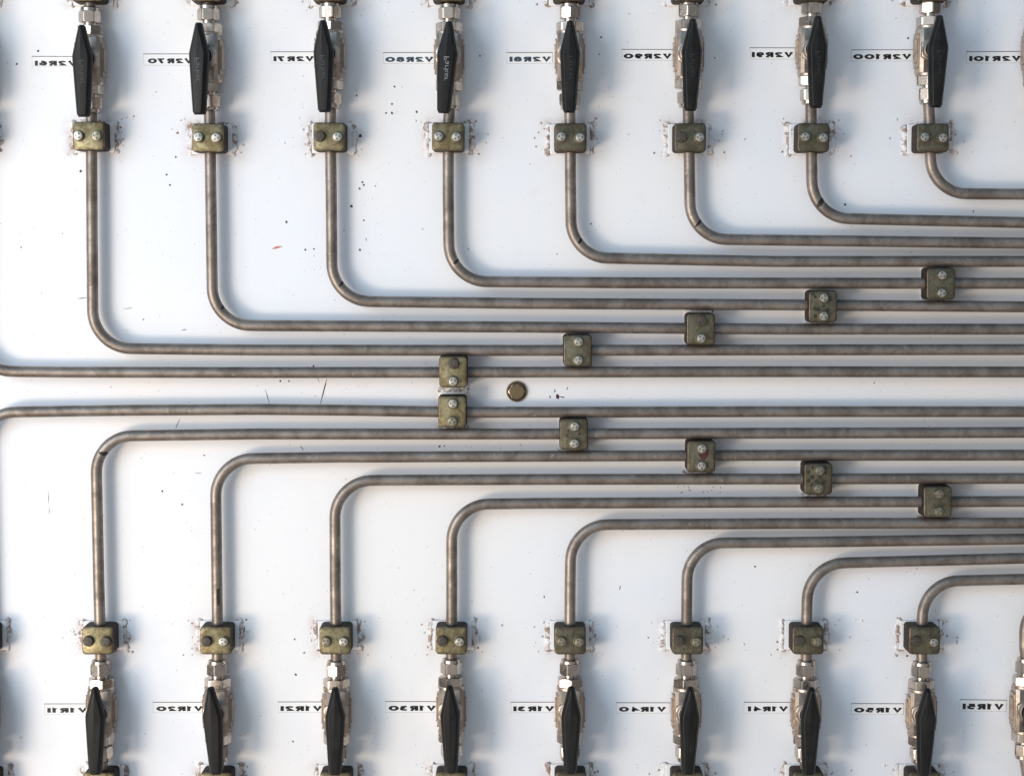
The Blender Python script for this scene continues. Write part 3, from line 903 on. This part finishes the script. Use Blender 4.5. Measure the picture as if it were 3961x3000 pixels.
for (dx, dz) in [(-.006, .012), (-.0105, .0075), (.006, .007), (-.0065, .002), (.0015, .0015), (.0055, -.003), (-.007, -.0065), (-.002, -.003), (.007, .012), (-.0105, -.002)]:
    stain(RC[8], 'darkstain', dx, dz, random.uniform(.0017, .0026))
for (dx, dz) in [(-.006, .004), (-.007, -.0015), (.006, .0005)]: stain(RC[6], 'darkstain', dx, dz, random.uniform(.0010, .0017))
stain(RC[7], 'redstain', .0030, .0035, .0062, .45 if False else .9)

# ------------------------------------------------------------------ the flanged hex bolt in the middle
fb = empty('flanged_bolt', P(1116*s7, 845*s7, 0)); tag(fb, 'bronze coloured hex bolt with round flange alone on the white panel', 'bolt')
bm = bmesh.new(); lathe(bm, [(0, 11.1*MM), (1.6*MM, 11.2*MM), (2.2*MM, 10.8*MM), (2.3*MM, 9.9*MM), (1.2*MM, 9.4*MM), (1.1*MM, 6.0*MM)], 'h', 48)
link_bm('flange', bm, M['bronze'], fb, 40)
bm = bmesh.new(); lathe(bm, [(1.0*MM, 9.75*MM), (1.5*MM, 9.75*MM), (1.55*MM, 7.0*MM)], 'h', 48)
link_bm('flange_groove_shade', bm, M['chip'], fb, 40)  # dark ring in the chip colour, painted as shade in the groove round the head
bm = bmesh.new(); hexp(bm, 1.0*MM, 2.6*MM, 15.9*MM, 'h', ch=.5*MM, rot=0, chamfer=(False, True))
link_bm('bright_collar', bm, M['bronze_bright'], fb, 30)  # thin bright hexagon round the foot of the head
bm = bmesh.new(); hexp(bm, 2.5*MM, 6.4*MM, 14.8*MM, 'h', ch=1.2*MM, rot=0, chamfer=(False, True))
lathe(bm, [(6.35*MM, 6.4*MM), (6.6*MM, 6.1*MM)], 'h', 36)
link_bm('bolt_head', bm, M['bronze'], fb, 30)

# ------------------------------------------------------------------ stickers
def sticker(text, x0, x1, y0, y1, tx0, tx1, ty0, ty1, foil=False, slope=0.0):
    a = P(x0, y0); b = P(x1, y1); cx = (a.x+b.x)/2; cz = (a.z+b.z)/2
    w = b.x-a.x; h = a.z-b.z
    root = empty('sticker', (cx, 0, cz)); root.rotation_euler = (0, slope, 0)
    tag(root, f'white sticker reading {text} in mirror writing' + (', partly silvered' if foil else ''), 'sticker', 'name stickers beside the valves')
    bm = bmesh.new(); cube(bm, -w/2, w/2, .00004, .00022, -h/2, h/2, 0)
    link_bm('backing', bm, M['sticker'], root, smooth=0)
    bm = bmesh.new(); cube(bm, -w/2-.0004, w/2+.0004, .00005, .00030, h/2-.00015, h/2+.00055, 0)
    link_bm('top_edge', bm, M['edge'], root, smooth=0)
    bm = bmesh.new()
    cube(bm, -w/2-.0002, w/2+.0002, .00005, .00026, -h/2-.0002, -h/2+.0001, 0)
    cube(bm, -w/2-.0002, -w/2+.0001, .00005, .00026, -h/2, h/2, 0); cube(bm, w/2-.0001, w/2+.0002, .00005, .00026, -h/2, h/2, 0)
    link_bm('rim', bm, M['rim'], root, smooth=0)
    ta = P(tx0, ty0); tb = P(tx1, ty1)
    W_, H_ = tb.x-ta.x, ta.z-tb.z
    r = tb.x-cx; zb = tb.z-cz
    stroke_text(text, r, zb-.0004, W_, H_+.0009, M['foil'] if foil else M['ink'], root)
GL = {
 'V': (.84, [[(0, 1), (.42, 0), (.84, 1)]]), '1': (.34, [[(0, .84), (.30, 1), (.30, 0)]]), 'I': (.0, [[(0, 0), (0, 1)]]),
 '2': (.70, [[(0, .76), (.10, .95), (.35, 1), (.60, .94), (.67, .74), (.55, .52), (.02, 0), (.72, 0)]]),
 'R': (.70, [[(0, 0), (0, 1), (.46, 1), (.63, .90), (.63, .64), (.46, .52), (.05, .52)], [(.30, .52), (.70, 0)]]),
 '0': (.90, ['loop', (.45, .5, .45, .5)]), '8': (.70, ['loop', (.35, .77, .29, .23), (.35, .27, .35, .27)]),
 '3': (.66, [[(0, .94), (.30, 1), (.58, .92), (.60, .70), (.42, .55), (.22, .55)], [(.42, .55), (.66, .40), (.64, .12), (.35, 0), (0, .06)]]),
 '4': (.76, [[(.54, 0), (.54, 1), (0, .30), (.76, .30)]]),
 '5': (.68, [[(.66, 1), (.10, 1), (.06, .58), (.40, .62), (.66, .46), (.65, .14), (.36, 0), (0, .06)]]),
 '6': (.68, [[(.62, .94), (.34, 1), (.10, .80), (.02, .40), (.14, .06), (.40, 0), (.66, .14), (.66, .44), (.40, .56), (.12, .44)]]),
 '7': (.70, [[(0, 1), (.70, 1), (.26, 0)]])}
GL['9'] = (.68, [[(.68-x, 1-y) for x, y in GL['6'][1][0]]])
def stroke_text(text, right, zb, width, height, mat, parent):
    """wide bold mirrored lettering laid flat; the first character stands at the right"""
    t = .42; quads = []; u = 0; lay = 0
    for k, ch in enumerate(text):
        if ch == '1' and k == len(text)-1: ch = 'I'
        w, st = GL[ch]
        if st[0] == 'loop':
            for (cx, cy, rx, ry) in st[1:]:
                lay += 1; a = [(cx+rx*math.cos(2*PI*i/28), cy+ry*math.sin(2*PI*i/28)) for i in range(28)]
                quads.append((lay, u, a, True))
        else:
            for pl in st: lay += 1; quads.append((lay, u, pl, False))
        u += w + t + .15
    W0 = u-.15
    bm = bmesh.new()
    for lay, uo, pl, closed in quads:
        n = len(pl); L = []; Rr = []
        for i in range(n):
            p = Vector((*pl[i],)); a = Vector((*pl[(i-1) % n],)); b = Vector((*pl[(i+1) % n],))
            if not closed and i == 0: d0 = d1 = (b-p).normalized()
            elif not closed and i == n-1: d0 = d1 = (p-a).normalized()
            else: d0 = (p-a).normalized(); d1 = (b-p).normalized()
            nn = Vector((-(d0.y+d1.y), d0.x+d1.x)).normalized()
            c = max(.5, nn.dot(Vector((-d1.y, d1.x))))
            e = Vector((0, 0))
            if not closed and i in (0, n-1) and abs(d1.y) > .5 and p.y in (0, 1):
                e = Vector((0, -t/2 if p.y == 0 else t/2))
            L.append(p+nn*t/2/c+e); Rr.append(p-nn*t/2/c+e)
        sc = 1/(1+t); 
        def mp(v):
            x = (v.x+uo+t/2)/W0*width; z = max(0, min(1, (v.y*(1-t)+t/2)))*height
            return (right-x, -(.00030+lay*.000004), zb+z)
        vl = [bm.verts.new(mp(v)) for v in L]; vr = [bm.verts.new(mp(v)) for v in Rr]
        for i in range(n if closed else n-1):
            j = (i+1) % n; bm.faces.new((vl[i], vl[j], vr[j], vr[i]))
    bm.normal_update()
    for f in bm.faces:
        if f.normal.y > 0: f.normal_flip()
    return link_bm('lettering', bm, mat, parent, smooth=0)
def q(x0, v): return x0 + v/2.212
K = 2.212
SU = [('V2R61', 275/K, 650/K, 487/K, 567/K, 298/K, 660/K, 521/K, 565/K, 0),
      ('V2R70', 1230/K, 1660/K, 465/K, 560/K, 1265/K, 1650/K, 501/K, 545/K, 0),
      ('V2R71', q(1000, 105), q(1000, 490), 447/K, 541/K, q(1000, 128), q(1000, 477), 483/K, 527/K, 0),
      ('V2R80', q(1000, 1068), q(1000, 1512), 453/K, 545/K, q(1000, 1085), q(1000, 1500), 488/K, 533/K, 1),
      ('V2R81', 1961, q(2000, 302), 453/K, 544/K, q(1000, 2147), q(2000, 292), 486/K, 530/K, 1),
      ('V2R90', q(2000, 898), q(2000, 1330), 427/K, 520/K, q(2000, 912), q(2000, 1325), 460/K, 505/K, 0),
      ('V2R91', q(2000, 1995), q(2961, 250), 413/K, 507/K, q(2000, 2008), q(2961, 238), 447/K, 494/K, 0),
      ('V2R100', q(2961, 737), q(2961, 1265), 430/K, 523/K, q(2961, 750), q(2961, 1250), 464/K, 510/K, 0),
      ('V2R101', q(2961, 1722), q(2961, 2205), 445/K, 540/K, q(2961, 1743), q(2961, 2187), 480/K, 526/K, 0)]
def yb(v): return 2250 + v/K
SL = [('V1R11', 382/K, 760/K, yb(1042), yb(1128), 405/K, 752/K, yb(1074), yb(1116), 0),
      ('V1R20', 1312/K, 1750/K, yb(1028), yb(1115), 1338/K, 1740/K, yb(1060), yb(1103), 0),
      ('V1R21', q(1000, 168), q(1000, 556), yb(1025), yb(1113), q(1000, 188), q(1000, 548), yb(1058), yb(1102), 0),
      ('V1R30', q(1000, 1088), q(1000, 1535), yb(1022), yb(1113), q(1000, 1113), q(1000, 1520), yb(1055), yb(1100), 0),
      ('V1R31', 1976.5, q(2000, 336), yb(1027), yb(1114), 1985.5, q(2000, 322), yb(1060), yb(1104), 0),
      ('V1R40', q(2000, 850), q(2000, 1307), yb(1032), yb(1120), q(2000, 872), q(2000, 1278), yb(1065), yb(1108), 0),
      ('V1R41', 2878, q(2961, 208), yb(1028), yb(1118), 2893, 3049, yb(1061), yb(1105), 0),
      ('V1R50', q(2961, 736), q(2961, 1180), yb(1040), yb(1129), q(2961, 758), q(2961, 1170), yb(1072), yb(1115), 0),
      ('V1R51', q(2961, 1664), q(2961, 2060), yb(1008), yb(1102), q(2961, 1686), q(2961, 2040), yb(1038), yb(1090), 0)]
for s in SU + SL:
    sticker(*s[:9], foil=bool(s[9]), slope=0.012 if s[0] == 'V1R51' else random.uniform(-.004, .004))
